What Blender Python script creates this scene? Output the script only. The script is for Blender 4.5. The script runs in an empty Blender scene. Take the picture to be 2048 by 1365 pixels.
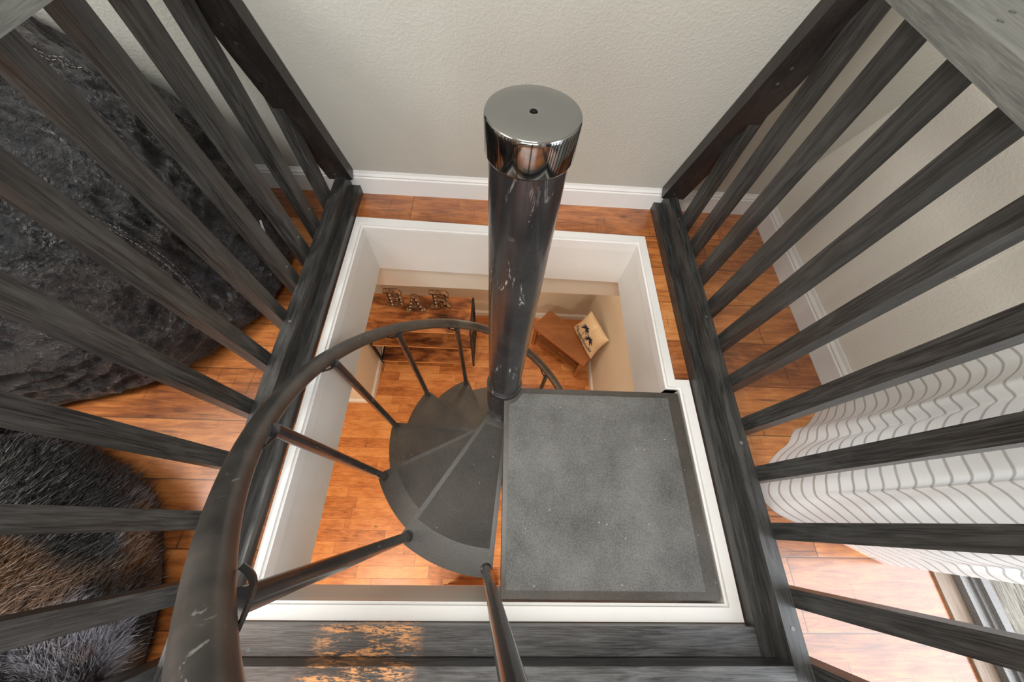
import bpy, bmesh, math, random
from mathutils import Vector, Matrix, noise
random.seed(7)
PI = math.pi
scene = bpy.context.scene
COL = scene.collection

# ------------------------------------------------------------------ camera
cam_d = bpy.data.cameras.new('camera')
cam = bpy.data.objects.new('camera', cam_d); COL.objects.link(cam)
cam_d.sensor_width = 36.0; cam_d.lens = 702.0 / 2048 * 36; cam_d.clip_start = .01; cam_d.clip_end = 200
def rodr(r):
    r = Vector(r); t = r.length
    return Matrix.Rotation(t, 3, r.normalized())
_p = math.radians(61)
_f = Vector((0, math.cos(_p), -math.sin(_p))); _r = Vector((1, 0, 0)); _d = _f.cross(_r)
RC = rodr((.0314, -.0430, .0405)) @ Matrix((_r, _d, _f))        # world -> camera (x right, y down, z forward)
cam.matrix_world = Matrix.Translation((0, 0, 1.03)) @ Matrix((RC[0], -RC[1], -RC[2])).transposed().to_4x4()
scene.camera = cam

# ------------------------------------------------------------------ world, lights, exposure
scene.view_settings.view_transform = 'Standard'; scene.view_settings.look = 'None'
scene.view_settings.gamma = 1; scene.view_settings.use_curve_mapping = False
scene.view_settings.exposure = 0.14
w = bpy.data.worlds.new('world'); scene.world = w; w.use_nodes = True
wn = w.node_tree.nodes; bg = wn['Background']
bg.inputs[0].default_value = (.86, .93, 1.0, 1); bg.inputs[1].default_value = 1.5

def area(name, loc, rot, sx, sy, power, col, portal=False):
    l = bpy.data.lights.new(name, 'AREA'); l.shape = 'RECTANGLE'; l.size = sx; l.size_y = sy
    l.energy = power; l.color = col
    if portal: l.cycles.is_portal = True
    o = bpy.data.objects.new(name, l); COL.objects.link(o); o.location = loc; o.rotation_euler = rot
    return o
# daylight entering at the glass door on the right; fill light added at an unseen near window
area('door_daylight', (2.1, -1.15, 1.25), (0, PI / 2, 0), 2.4, 2.4, 82, (.90, .95, 1))
area('fill_light_near', (-.3, -2.5, 1.35), (PI / 2, 0, 0), 1.9, 1.3, 46, (.95, .98, 1))
# unseen fill lights added to brighten upstairs; ceiling lamps downstairs
area('fill_light_upstairs', (-.1, .06, 2.28), (0, 0, 0), .6, .6, 19, (1, .98, .94))
area('fill_light_left', (-1.7, -.25, 2.28), (0, 0, 0), .9, .9, 52, (1, .97, .92))
area('ceiling_lamp_downstairs', (-1.35, -.9, -.28), (0, 0, 0), .5, .5, 52, (1, .84, .64))
area('ceiling_lamp_hall', (.3, -1.5, -.28), (0, 0, 0), .5, .5, 40, (1, .84, .64))
area('ceiling_lamp_corner', (.2, 1.75, -.28), (0, 0, 0), .3, .3, 13, (1, .82, .62))

# ------------------------------------------------------------------ helpers
def link(o): COL.objects.link(o); return o
def tag(o, label=None, cat=None, group=None, kind=None):
    if label: o['label'] = label
    if cat: o['category'] = cat
    if group: o['group'] = group
    if kind: o['kind'] = kind
    return o
def thing(name, label, cat, loc=(0, 0, 0), group=None):
    o = bpy.data.objects.new(name, None); link(o); o.location = loc; o.empty_display_size = .05
    return tag(o, label, cat, group)
def wloc(o):
    v = Vector((0, 0, 0))
    while o is not None: v = v + o.location; o = o.parent
    return v
def obj(name, bm, mat, parent=None, smooth=False, bevel=0, seg=2, org=None):
    """bm is in world coordinates; linked as one mesh object"""
    if bevel:
        bmesh.ops.bevel(bm, geom=[e for e in bm.edges if len(e.link_faces) == 2 and e.calc_face_angle(0) > .6], offset=bevel, segments=seg, affect='EDGES', profile=.5, clamp_overlap=True)
    base = wloc(parent) if parent is not None else Vector((0, 0, 0))
    o_ = Vector(org) if org is not None else base
    for v in bm.verts: v.co -= o_
    me = bpy.data.meshes.new(name); bm.normal_update(); bm.to_mesh(me); bm.free()
    if smooth:
        for p in me.polygons: p.use_smooth = True
        if smooth != 'all':
            try: me.set_sharp_from_angle(angle=math.radians(40))
            except Exception: pass
    if isinstance(mat, (list, tuple)):
        for m in mat: me.materials.append(m)
    else: me.materials.append(mat)
    o = bpy.data.objects.new(name, me); link(o)
    if parent is not None: o.parent = parent; o.location = o_ - base
    else: o.location = o_
    return o
def NB(): return bmesh.new()
def box(bm, x0, x1, y0, y1, z0, z1):
    vs = [bm.verts.new((x, y, z)) for z in (z0, z1) for y in (y0, y1) for x in (x0, x1)]
    for f in ((0, 2, 3, 1), (4, 5, 7, 6), (0, 1, 5, 4), (2, 6, 7, 3), (0, 4, 6, 2), (1, 3, 7, 5)):
        bm.faces.new([vs[i] for i in f])
    return bm
def hexa(bm, pts):
    """8 points: bottom 4 (ccw), top 4"""
    vs = [bm.verts.new(p) for p in pts]
    for f in ((3, 2, 1, 0), (4, 5, 6, 7), (0, 1, 5, 4), (1, 2, 6, 5), (2, 3, 7, 6), (3, 0, 4, 7)):
        bm.faces.new([vs[i] for i in f])
    return bm
def prism(bm, pts, z0, z1):
    a = [bm.verts.new((p[0], p[1], z0)) for p in pts]; b = [bm.verts.new((p[0], p[1], z1)) for p in pts]
    n = len(pts)
    bm.faces.new(list(reversed(a))); bm.faces.new(b)
    for i in range(n): bm.faces.new([a[i], a[(i + 1) % n], b[(i + 1) % n], b[i]])
    return bm
def oriented(bm, c, ax, ay, az, hx, hy, hz):
    c = Vector(c); ax, ay, az = Vector(ax).normalized(), Vector(ay).normalized(), Vector(az).normalized()
    P = lambda i, j, k: c + ax * hx * i + ay * hy * j + az * hz * k
    return hexa(bm, [P(-1, -1, -1), P(1, -1, -1), P(1, 1, -1), P(-1, 1, -1), P(-1, -1, 1), P(1, -1, 1), P(1, 1, 1), P(-1, 1, 1)])
def tube(bm, path, r, n=16, cap=True):
    rings = []; N = len(path); path = [Vector(p) for p in path]
    up = None
    for i, p in enumerate(path):
        t = (path[min(i + 1, N - 1)] - path[max(i - 1, 0)]).normalized()
        if up is None:
            up = Vector((0, 0, 1)) if abs(t.z) < .9 else Vector((1, 0, 0))
        s = t.cross(up).normalized(); up = s.cross(t).normalized()
        rr = r[i] if isinstance(r, (list, tuple)) else r
        rings.append([bm.verts.new(p + (s * math.cos(2 * PI * k / n) + up * math.sin(2 * PI * k / n)) * rr) for k in range(n)])
    for a, b in zip(rings, rings[1:]):
        for k in range(n): bm.faces.new([a[k], a[(k + 1) % n], b[(k + 1) % n], b[k]])
    if cap:
        bm.faces.new(list(reversed(rings[0]))); bm.faces.new(rings[-1])
    bmesh.ops.recalc_face_normals(bm, faces=bm.faces[:])
    return bm
def lathe(bm, cx, cy, prof, n=48):
    """prof: list of (r, z) from bottom to top"""
    rings = []
    for r, z in prof:
        if r < 1e-6: rings.append([bm.verts.new((cx, cy, z))])
        else: rings.append([bm.verts.new((cx + r * math.cos(2 * PI * k / n), cy + r * math.sin(2 * PI * k / n), z)) for k in range(n)])
    for a, b in zip(rings, rings[1:]):
        for k in range(n):
            k2 = (k + 1) % n
            if len(a) == 1 and len(b) == 1: continue
            if len(a) == 1: bm.faces.new([a[0], b[k2], b[k]])
            elif len(b) == 1: bm.faces.new([a[k], a[k2], b[0]])
            else: bm.faces.new([a[k], a[k2], b[k2], b[k]])
    bmesh.ops.recalc_face_normals(bm, faces=bm.faces[:])
    return bm

# ------------------------------------------------------------------ materials
def srgb(r, g, b):
    f = lambda c: (c / 255 / 12.92) if c / 255 <= .04045 else ((c / 255 + .055) / 1.055) ** 2.4
    return (f(r), f(g), f(b), 1)
class NT:
    def __init__(s, name):
        s.m = bpy.data.materials.new(name); s.m.use_nodes = True; s.t = s.m.node_tree; s.n = s.t.nodes
        s.p = s.n['Principled BSDF']; s.out = s.n['Material Output']
    def a(s, typ, **kw):
        nd = s.n.new('ShaderNode' + typ)
        for k, v in kw.items():
            if k.startswith('i_'):
                key = k[2:]; key = int(key) if key.isdigit() else key.replace('_', ' ')
                nd.inputs[key].default_value = v
            else: setattr(nd, k, v)
        return nd
    def l(s, a, b): s.t.links.new(a, b)
    def coord(s, kind='Object'): return s.a('TexCoord').outputs[kind]
    def map(s, src, scale=(1, 1, 1), loc=(0, 0, 0), rot=(0, 0, 0)):
        m = s.a('Mapping'); m.inputs['Scale'].default_value = scale; m.inputs['Location'].default_value = loc; m.inputs['Rotation'].default_value = rot
        s.l(src, m.inputs[0]); return m.outputs[0]
    def noise(s, src, scale, detail=4, rough=.55, dist=0):
        n = s.a('TexNoise'); n.inputs['Scale'].default_value = scale; n.inputs['Detail'].default_value = detail
        n.inputs['Roughness'].default_value = rough; n.inputs['Distortion'].default_value = dist
        s.l(src, n.inputs['Vector']); return n.outputs['Fac']
    def ramp(s, src, stops, interp='LINEAR'):
        r = s.a('ValToRGB'); r.color_ramp.interpolation = interp
        e = r.color_ramp.elements
        while len(e) < len(stops): e.new(.5)
        for i, (p, c) in enumerate(stops):
            e[i].position = p; e[i].color = c if len(c) == 4 else (*c, 1)
        s.l(src, r.inputs[0]); return r.outputs[0]
    def mix(s, f, a, b, mode='MIX'):
        m = s.a('Mix', data_type='RGBA', blend_type=mode)
        for v, i in ((f, 0), (a, 6), (b, 7)):
            if hasattr(v, 'links') or hasattr(v, 'is_linked'): s.l(v, m.inputs[i])
            elif i == 0: m.inputs[0].default_value = v
            else: m.inputs[i].default_value = v
        return m.outputs[2]
    def math(s, op, a, b=None, c=None):
        m = s.a('Math', operation=op)
        for i, v in enumerate((a, b, c)):
            if v is None: continue
            if hasattr(v, 'is_linked'): s.l(v, m.inputs[i])
            else: m.inputs[i].default_value = v
        return m.outputs[0]
    def bump(s, h, strength=.3, dist=.002, normal=None):
        b = s.a('Bump'); b.inputs['Strength'].default_value = strength; b.inputs['Distance'].default_value = dist
        s.l(h, b.inputs['Height'])
        if normal is not None: s.l(normal, b.inputs['Normal'])
        return b.outputs[0]
    def base(s, v):
        if hasattr(v, 'is_linked'): s.l(v, s.p.inputs['Base Color'])
        else: s.p.inputs['Base Color'].default_value = v
    def rough(s, v):
        if hasattr(v, 'is_linked'): s.l(v, s.p.inputs['Roughness'])
        else: s.p.inputs['Roughness'].default_value = v
    def nrm(s, v): s.l(v, s.p.inputs['Normal'])
def g(v): return (v, v, v, 1)

def m_plain(name, col, rough=.5, metal=0, spec=.5):
    t = NT(name); t.base(col); t.rough(rough); t.p.inputs['Metallic'].default_value = metal
    t.p.inputs['Specular IOR Level'].default_value = spec; return t.m
def m_wall(name, col, tex=1.0):
    t = NT(name); c = t.coord()
    n1 = t.noise(c, 300, 3, .5); n2 = t.noise(c, 130, 3, .6)
    sp = t.ramp(n2, [(.44, g(0)), (.62, g(1))])
    h = t.math('ADD', t.math('MULTIPLY', n1, .35), sp)
    t.nrm(t.bump(h, .22 * tex, .0014))
    n3 = t.noise(c, 1.5, 2)
    t.base(t.mix(t.math('MULTIPLY', n3, .10), col, (col[0] * .8, col[1] * .8, col[2] * .8, 1)))
    t.rough(.62); return t.m
def m_paint(name, col, rough=.35):
    t = NT(name); c = t.coord(); n = t.noise(c, 9, 5, .6)
    t.base(t.mix(t.ramp(n, [(.55, g(0)), (.8, g(.22))]), col, (col[0] * .72, col[1] * .7, col[2] * .68, 1)))
    t.rough(rough); t.nrm(t.bump(t.noise(c, 60, 2), .08, .001)); return t.m
def m_planks(name, pw, plen, cols, saw=1.0, rough=.3, off=0.0, xoff=0.0, gap=.012, marks=(.42, .28, .17)):
    """floorboards running along X; object coordinates are metres"""
    t = NT(name); c = t.coord(); sx = t.a('SeparateXYZ'); t.l(c, sx.inputs[0]); X, Y = sx.outputs[0], sx.outputs[1]
    v = t.math('DIVIDE', t.math('SUBTRACT', Y, off), pw); row = t.math('FLOOR', v); fv = t.math('FRACT', v)
    wn_ = t.a('TexWhiteNoise', noise_dimensions='1D'); t.l(row, wn_.inputs['W'])
    u = t.math('ADD', t.math('DIVIDE', t.math('SUBTRACT', X, xoff), plen), t.math('MULTIPLY', wn_.outputs['Value'], 7.0))
    col_ = t.math('FLOOR', u); fu = t.math('FRACT', u)
    cb = t.a('CombineXYZ'); t.l(row, cb.inputs[0]); t.l(col_, cb.inputs[1])
    w2 = t.a('TexWhiteNoise', noise_dimensions='2D'); t.l(cb.outputs[0], w2.inputs['Vector'])
    rnd = w2.outputs['Value']
    off_ = t.a('CombineXYZ'); t.l(t.math('MULTIPLY', rnd, 13.0), off_.inputs[0]); t.l(t.math('MULTIPLY', rnd, 29.0), off_.inputs[1])
    add = t.a('VectorMath', operation='ADD'); t.l(c, add.inputs[0]); t.l(off_.outputs[0], add.inputs[1]); pc = add.outputs[0]
    grain = t.noise(t.map(pc, (1.3, 11, 1)), 6, 8, .62, 1.2)
    fine = t.noise(t.map(pc, (3, 55, 1)), 9, 4, .6)
    blot = t.noise(t.map(pc, (2.2, 3.6, 1)), 2.4, 4, .55, .6)
    tone = t.math('ADD', t.math('MULTIPLY', grain, .55), t.math('ADD', t.math('MULTIPLY', blot, .45), t.math('MULTIPLY', t.math('SUBTRACT', rnd, .5), .22)))
    base = t.ramp(tone, [(.30, cols[0]), (.45, cols[1]), (.58, cols[2]), (.72, cols[3])])
    base = t.mix(t.math('MULTIPLY', t.ramp(fine, [(.3, g(1)), (.55, g(0))]), .22), base, (marks[0] * .3, marks[1] * .25, marks[2] * .2, 1))
    # knots
    vo = t.a('TexVoronoi'); vo.inputs['Scale'].default_value = 3.3; t.l(t.map(pc, (1, 1.9, 1)), vo.inputs['Vector'])
    kn = t.ramp(vo.outputs['Distance'], [(.02, g(1)), (.085, g(0))])
    base = t.mix(t.math('MULTIPLY', kn, .7), base, (.07, .03, .015, 1))
    if saw:
        s1 = t.noise(t.map(pc, (90, 3, 1)), 1.6, 2, .5); s2 = t.noise(t.map(pc, (2, 90, 1)), 1.6, 2, .5)
        patch = t.ramp(t.noise(pc, 5.5, 3), [(.44, g(0)), (.58, g(1))])
        sm = t.math('MULTIPLY', t.math('MAXIMUM', t.ramp(s1, [(.62, g(0)), (.70, g(1))]), t.ramp(s2, [(.60, g(0)), (.68, g(1))])), patch)
        base = t.mix(t.math('MULTIPLY', sm, .75 * saw), base, (.06, .028, .014, 1))
    ed = t.math('MINIMUM', t.math('MINIMUM', fv, t.math('SUBTRACT', 1.0, fv)), t.math('MULTIPLY', t.math('MINIMUM', fu, t.math('SUBTRACT', 1.0, fu)), plen / pw))
    seam = t.ramp(ed, [(gap * .5, g(1)), (gap, g(0))])
    base = t.mix(t.math('MULTIPLY', seam, .75), base, (.03, .015, .008, 1))
    t.base(base)
    t.rough(t.math('ADD', t.math('MULTIPLY', blot, .12), rough - .06))
    h = t.math('SUBTRACT', t.math('MULTIPLY', fine, .4), seam)
    t.nrm(t.bump(h, .18, .0015)); return t.m
def m_blackwood(name, axis, wear=0.0, base=(.009, .0085, .008), light=(.072, .070, .066), rough=.36, band=None):
    """black stained softwood with open grain running along axis"""
    t = NT(name); c = t.coord()
    oi = t.a('ObjectInfo'); cb = t.a('CombineXYZ')
    for i, k in enumerate((3.1, 7.7, 5.3)): t.l(t.math('MULTIPLY', oi.outputs['Random'], k), cb.inputs[i])
    add = t.a('VectorMath', operation='ADD'); t.l(c, add.inputs[0]); t.l(cb.outputs[0], add.inputs[1]); pc = add.outputs[0]
    sc = [1, 1, 1]; sc['xyz'.index(axis)] = .09
    sc2 = [1, 1, 1]; sc2['xyz'.index(axis)] = .03
    gr = t.noise(t.map(pc, tuple(sc)), 75, 7, .65, .9)
    fi = t.noise(t.map(pc, tuple(sc2)), 420, 3, .6)
    bl = t.noise(pc, 6, 4, .6)
    f = t.ramp(gr, [(.40, g(.10)), (.50, g(.42)), (.62, g(1))])
    f = t.math('MULTIPLY', f, t.math('ADD', t.math('MULTIPLY', bl, 1.2), -.05))
    col = t.mix(f, (*base, 1), (*light, 1))
    col = t.mix(t.math('MULTIPLY', t.ramp(fi, [(.46, g(0)), (.60, g(1))]), .30), col, (light[0] * 1.25, light[1] * 1.25, light[2] * 1.25, 1))
    # small chips and scuffs down to pale wood
    vo = t.noise(t.map(pc, (1, 1, 1)), 38, 6, .72)
    ch = t.ramp(vo, [(.735, g(0)), (.76, g(1))])
    col = t.mix(t.math('MULTIPLY', ch, .7), col, (.42, .40, .36, 1))
    if wear:
        sx = t.a('SeparateXYZ'); t.l(c, sx.inputs[0])
        m1 = t.noise(t.map(c, (3.0, 14, 6), (.35, .2, 0)), 3.2, 7, .75, .4)
        rub = t.ramp(m1, [(.47, g(0)), (.53, g(1))])
        win = t.ramp(t.math('ABSOLUTE', t.math('ADD', sx.outputs[0], .285)), [(.085, g(1)), (.125, g(0))])
        fg = t.ramp(t.noise(t.map(c, (1, 5, 1)), 70, 4, .7), [(.44, g(.0)), (.52, g(1))])
        rub = t.math('MULTIPLY', t.math('MULTIPLY', rub, win), fg)
        col = t.mix(rub, col, srgb(214, 150, 92))
        brown = t.math('MULTIPLY', t.ramp(t.math('ADD', sx.outputs[0], .6), [(0, g(1)), (.55, g(0))]), bl)
        col = t.mix(t.math('MULTIPLY', brown, .5), col, (.16, .075, .035, 1))
    t.base(col)
    t.rough(t.math('ADD', t.math('MULTIPLY', bl, .25), rough - .12))
    t.p.inputs['Specular IOR Level'].default_value = .5
    h = t.math('ADD', t.math('MULTIPLY', gr, .6), t.math('MULTIPLY', fi, .5))
    t.nrm(t.bump(h, .35, .0015)); return t.m
def m_steel(name, base=(.03, .03, .032), rough=.22, scr=1.0, coat=.3):
    """black enamelled steel with scratches"""
    t = NT(name); c = t.coord(); bl = t.noise(c, 9, 6, .62)
    col = t.mix(t.ramp(bl, [(.34, g(0)), (.72, g(.8))]), (*base, 1), (base[0] * 2.6, base[1] * 2.4, base[2] * 2.2, 1))
    t.p.inputs['Metallic'].default_value = .55
    s = t.noise(t.map(c, (1, 1, .22)), 48, 6, .7, 1.2)
    m = t.math('MULTIPLY', t.ramp(s, [(.605, g(0)), (.635, g(1))]), t.ramp(t.noise(c, 5.5, 2), [(.50, g(0)), (.58, g(1))]))
    t.l(t.math('SUBTRACT', .55, t.math('MULTIPLY', m, .5)), t.p.inputs['Metallic'])
    col = t.mix(t.math('MULTIPLY', m, .75 * scr), col, (.42, .41, .40, 1))
    t.base(col); t.rough(t.math('ADD', t.math('MULTIPLY', bl, .3), rough - .12))
    t.p.inputs['Coat Weight'].default_value = coat; t.p.inputs['Coat Roughness'].default_value = .12
    t.nrm(t.bump(t.noise(c, 140, 2), .05, .0006)); return t.m
def m_grit(name, lo, hi, rough=.6, dust=1.0):
    """worn grit coating with dust and crumbs"""
    t = NT(name); c = t.coord(); bl = t.noise(c, 7, 5, .6); fi = t.noise(c, 260, 3, .7)
    f = t.math('ADD', t.math('MULTIPLY', bl, .50), t.math('MULTIPLY', fi, .55))
    col = t.ramp(f, [(.38, lo), (.72, hi)])
    vo = t.a('TexVoronoi'); vo.inputs['Scale'].default_value = 46; t.l(c, vo.inputs['Vector'])
    sp = t.ramp(vo.outputs['Distance'], [(.045, g(1)), (.085, g(0))])
    rn = t.a('SeparateColor'); t.l(vo.outputs['Color'], rn.inputs[0])
    sp = t.math('MULTIPLY', sp, t.ramp(rn.outputs[0], [(.72, g(0)), (.80, g(1))]))
    col = t.mix(t.math('MULTIPLY', sp, .8 * dust), col, (.55, .53, .5, 1))
    t.base(col); t.rough(rough)
    t.nrm(t.bump(fi, .25, .0008)); return t.m

M = {}
M['wall'] = m_wall('wall_paint', srgb(200, 200, 191))
M['wall_right'] = m_wall('wall_paint_right_lit', srgb(222, 218, 208))  # lit copy of the wall paint, extra brightness put into the colour
M['wall_low'] = m_wall('wall_paint_downstairs', srgb(214, 204, 188), .5)
M['ceil'] = m_wall('ceiling_paint', srgb(214, 212, 206), .6)
M['white'] = m_paint('white_trim_paint', srgb(224, 222, 219))
M['white_lining'] = m_paint('white_lining_paint', srgb(218, 216, 211), .5)
M['floor_up'] = m_planks('rustic_hickory_boards', .157, 1.25,
    [srgb(94, 48, 22), srgb(154, 88, 42), srgb(192, 118, 60), srgb(216, 148, 86)], saw=1.0, rough=.30, off=-.0715, xoff=.96)
M['floor_low'] = m_planks('orange_strip_floor', .092, .62,
    [srgb(132, 74, 36), srgb(180, 110, 58), srgb(202, 134, 76), srgb(216, 156, 98)], saw=.0, rough=.38, gap=.014)
for ax in 'xyz': M['bw_' + ax] = m_blackwood('black_stained_wood_' + ax, ax)
M['bw_dark'] = m_blackwood('black_stained_wood_dark', 'z', base=(.012, .010, .010), light=(.04, .034, .03), rough=.30)
M['bw_cap'] = m_blackwood('black_stained_wood_cap', 'y', base=(.085, .088, .080), light=(.19, .195, .18), rough=.45)
M['bw_wear'] = m_blackwood('black_stained_wood_worn', 'x', wear=1, light=(.125, .122, .122), rough=.34)
M['steel'] = m_steel('black_enamelled_steel', (.030, .030, .032), .24)
M['steel_rail'] = m_steel('black_enamelled_rail', (.062, .060, .058), .36, .32, .1)
M['cap'] = m_plain('polished_black_chrome', (.25, .25, .24, 1), .09, 1)
M['hole'] = m_plain('hole_shade_black', (.004, .004, .004, 1), .8, 0, .1)
M['grit'] = m_grit('grey_grit_coating', srgb(60, 59, 57), srgb(116, 115, 112), .55)
M['tread'] = m_grit('dark_tread_enamel', srgb(50, 46, 42), srgb(86, 79, 71), .34, .5)
M['pad'] = m_grit('dark_tread_pad', srgb(40, 37, 34), srgb(84, 77, 69), .55, 1.0)
M['screw'] = m_plain('bright_screw_steel', (.42, .41, .40, 1), .4, 1)
M['screw_dark'] = m_plain('dark_screw_steel', (.10, .10, .10, 1), .35, .8)

# ------------------------------------------------------------------ the setting, upstairs
S = lambda o: tag(o, kind='structure')
ZT = -.235                                   # underside of the upper floor
ZL = -2.70                                   # lower floor
bm = NB()
OX0, OX1, OX2, OY0, OY1, OYm = -.545, .556, .600, -.190, 1.014, .400
box(bm, -3.2, OX0, -2.7, 1.30, ZT, 0); box(bm, OX2, 1.165, -2.7, 1.30, ZT, 0)
box(bm, OX0, OX2, -2.7, OY0, ZT, 0); box(bm, OX0, OX2, OY1, 1.30, ZT, 0); box(bm, OX1, OX2, OYm, OY1, ZT, 0)
S(obj('floor', bm, M['floor_up']))
# white casing around the stair opening: flat top band, small step, lining of the shaft
bm = NB()
zt = .006
def band(pts_out, pts_in, z0, z1):
    n = len(pts_out)
    for i in range(n):
        j = (i + 1) % n
        a, b, c, d = pts_out[i], pts_out[j], pts_in[j], pts_in[i]
        hexa(bm, [(*a, z0), (*b, z0), (*c, z0), (*d, z0), (*a, z1), (*b, z1), (*c, z1), (*d, z1)])
out = [(-.556, -.207), (.620, -.207), (.620, .412), (.574, .412), (.574, 1.020), (-.563, 1.043)]
mid = [(-.538, -.178), (.592, -.178), (.592, .388), (.548, .388), (.548, .990), (-.538, 1.006)]
inn = [(-.532, -.172), (.586, -.172), (.586, .382), (.542, .382), (.542, .984), (-.532, 1.000)]
band(out, mid, -.012, zt); 
S(obj('trim_1', bm, M['white'], bevel=.0015))
bm = NB(); band(mid, inn, -.045, -.003); S(obj('trim_2', bm, M['white'], bevel=.001))
bm = NB()
out2 = [(OX0 + .001, OY0 + .001), (OX2 - .001, OY0 + .001), (OX2 - .001, OYm), (OX1 - .001, OYm), (OX1 - .001, OY1 - .001), (OX0 + .001, OY1 - .001)]
inn2 = [(p[0] + (.004 if p[0] < 0 else -.004), p[1] + (.004 if p[1] < 0 else -.006)) for p in mid]
band(out2, inn2, ZT - .016, -.012)
S(obj('trim_3', bm, M['white_lining']))

SL = .36
def ywall(z): return 1.195 if z < .09 else 1.195 - SL * (z - .09)
bm = NB()
zc = 2.30
hexa(bm, [(-3.2, 1.195, .0), (1.084, 1.195, 0), (1.084, 1.32, 0), (-3.2, 1.32, 0), (-3.2, 1.195, .09), (1.084, 1.195, .09), (1.084, 1.32, .09), (-3.2, 1.32, .09)])
hexa(bm, [(-3.2, 1.195, .09), (1.084, 1.195, .09), (1.084, 1.32, .09), (-3.2, 1.32, .09), (-3.2, ywall(zc), zc), (1.084, ywall(zc), zc), (1.084, 1.32, zc), (-3.2, 1.32, zc)])
S(obj('wall_far', bm, M['wall']))
# right wall with the sliding door opening
DY0, DY1, DZ = -1.95, -.02, 2.03
bm = NB()
box(bm, 1.084, 1.26, DY1, 1.32, 0, zc); box(bm, 1.084, 1.26, -2.7, DY0, 0, zc); box(bm, 1.084, 1.26, DY0, DY1, DZ, zc)
S(obj('wall_right', bm, M['wall_right']))
bm = NB(); box(bm, -3.32, -3.2, -2.7, 1.32, 0, zc); S(obj('wall_left', bm, M['wall']))
bm = NB()
box(bm, -3.2, -1.35, -2.82, -2.7, 0, zc); box(bm, .75, 1.26, -2.82, -2.7, 0, zc)
box(bm, -1.35, .75, -2.82, -2.7, 0, .65); box(bm, -1.35, .75, -2.82, -2.7, 2.05, zc)
S(obj('wall_near', bm, M['wall']))
bm = NB(); box(bm, -3.32, 1.26, -2.82, 1.32, zc, zc + .1); S(obj('ceiling', bm, M['ceil']))
# baseboards with a moulded top
def baseboard(name, pts, nrm, h=.098, mat='white', z=0.0):
    """extrude a baseboard profile from pts[0] to pts[1]; nrm points into the room"""
    bm = NB(); n = Vector((*nrm, 0)); prof = [(0, 0), (.014, 0), (.014, h * .72), (.0105, h * .76), (.0115, h * .82), (.006, h * .90), (.004, h), (0, h)]
    A, B = [[bm.verts.new(Vector((*p, z)) + n * a + Vector((0, 0, b))) for a, b in prof] for p in pts]
    k = len(prof)
    for i in range(k): bm.faces.new([A[i], A[(i + 1) % k], B[(i + 1) % k], B[i]])
    bm.faces.new(A); bm.faces.new(list(reversed(B)))
    bmesh.ops.recalc_face_normals(bm, faces=bm.faces[:])
    return S(obj(name, bm, M[mat]))
baseboard('baseboard_far', [(-3.2, 1.195), (1.084, 1.195)], (0, -1))
baseboard('baseboard_right', [(1.084, 1.195), (1.084, DY1 + .01)], (-1, 0))

# sliding glass door: threshold, track, fixed leaf, deck outside
M['floor_up'].node_tree.nodes['Principled BSDF'].inputs['Coat Weight'].default_value = 1.0; M['floor_up'].node_tree.nodes['Principled BSDF'].inputs['Coat Roughness'].default_value = .22
M['threshold'] = m_blackwood('worn_tan_threshold', 'y', base=(.20, .13, .085), light=(.34, .26, .20), rough=.5)
M['alu'] = m_plain('white_aluminium', srgb(226, 224, 220), .35)
M['track'] = m_grit('grey_track_metal', srgb(86, 82, 79), srgb(128, 124, 120), .3, .3)
bm = NB(); box(bm, 1.160, 1.206, DY0, DY1, -.05, .006); S(obj('trim_4', bm, M['threshold'], bevel=.002))
bm = NB(); box(bm, 1.208, 1.216, DY0, DY1, -.05, .022); box(bm, 1.216, 1.252, DY0, DY1, -.05, .004); box(bm, 1.252, 1.264, DY0, DY1, -.05, .010); box(bm, 1.264, 1.284, DY0, DY1, -.05, .020)
S(obj('trim_5', bm, M['track'], bevel=.001))
dr = thing('sliding_door', 'white framed glass sliding door behind the striped curtain', 'door', (1.27, -1.0, 0)); dr.name = 'door_1'; tag(dr, kind='structure')
for k in ('label', 'category'): del dr[k]
bm = NB()
ly0, ly1 = DY0 + .02, -1.02
box(bm, 1.268, 1.30, ly0, ly1, .02, .09); box(bm, 1.268, 1.30, ly0, ly1, 1.95, 2.02)
box(bm, 1.268, 1.30, ly0, ly0 + .06, .09, 1.95); box(bm, 1.268, 1.30, ly1 - .06, ly1, .09, 1.95)
obj('door_frame', bm, M['alu'], dr, bevel=.002)
tg = NT('door_glass'); tr = tg.a('BsdfTransparent'); gl = tg.a('BsdfGlossy'); gl.inputs['Roughness'].default_value = .02
fr = tg.a('Fresnel'); fr.inputs[0].default_value = 1.45; mx = tg.a('MixShader')
tg.l(fr.outputs[0], mx.inputs[0]); tg.l(tr.outputs[0], mx.inputs[1]); tg.l(gl.outputs[0], mx.inputs[2]); tg.l(mx.outputs[0], tg.out.inputs[0])
M['glass_pane'] = tg.m
bm = NB(); box(bm, 1.281, 1.287, ly0 + .06, ly1 - .06, .09, 1.95); obj('pane', bm, M['glass_pane'], dr)
bm = NB()
box(bm, -1.35, -1.29, -2.80, -2.72, .65, 2.05); box(bm, .69, .75, -2.80, -2.72, .65, 2.05)
box(bm, -1.29, .69, -2.80, -2.72, .65, .71); box(bm, -1.29, .69, -2.80, -2.72, 1.99, 2.05); box(bm, -.325, -.275, -2.80, -2.72, .71, 1.99)
S(obj('added_window_1', bm, M['alu'], bevel=.002))  # frame of an unseen window, added along with its fill light
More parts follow.
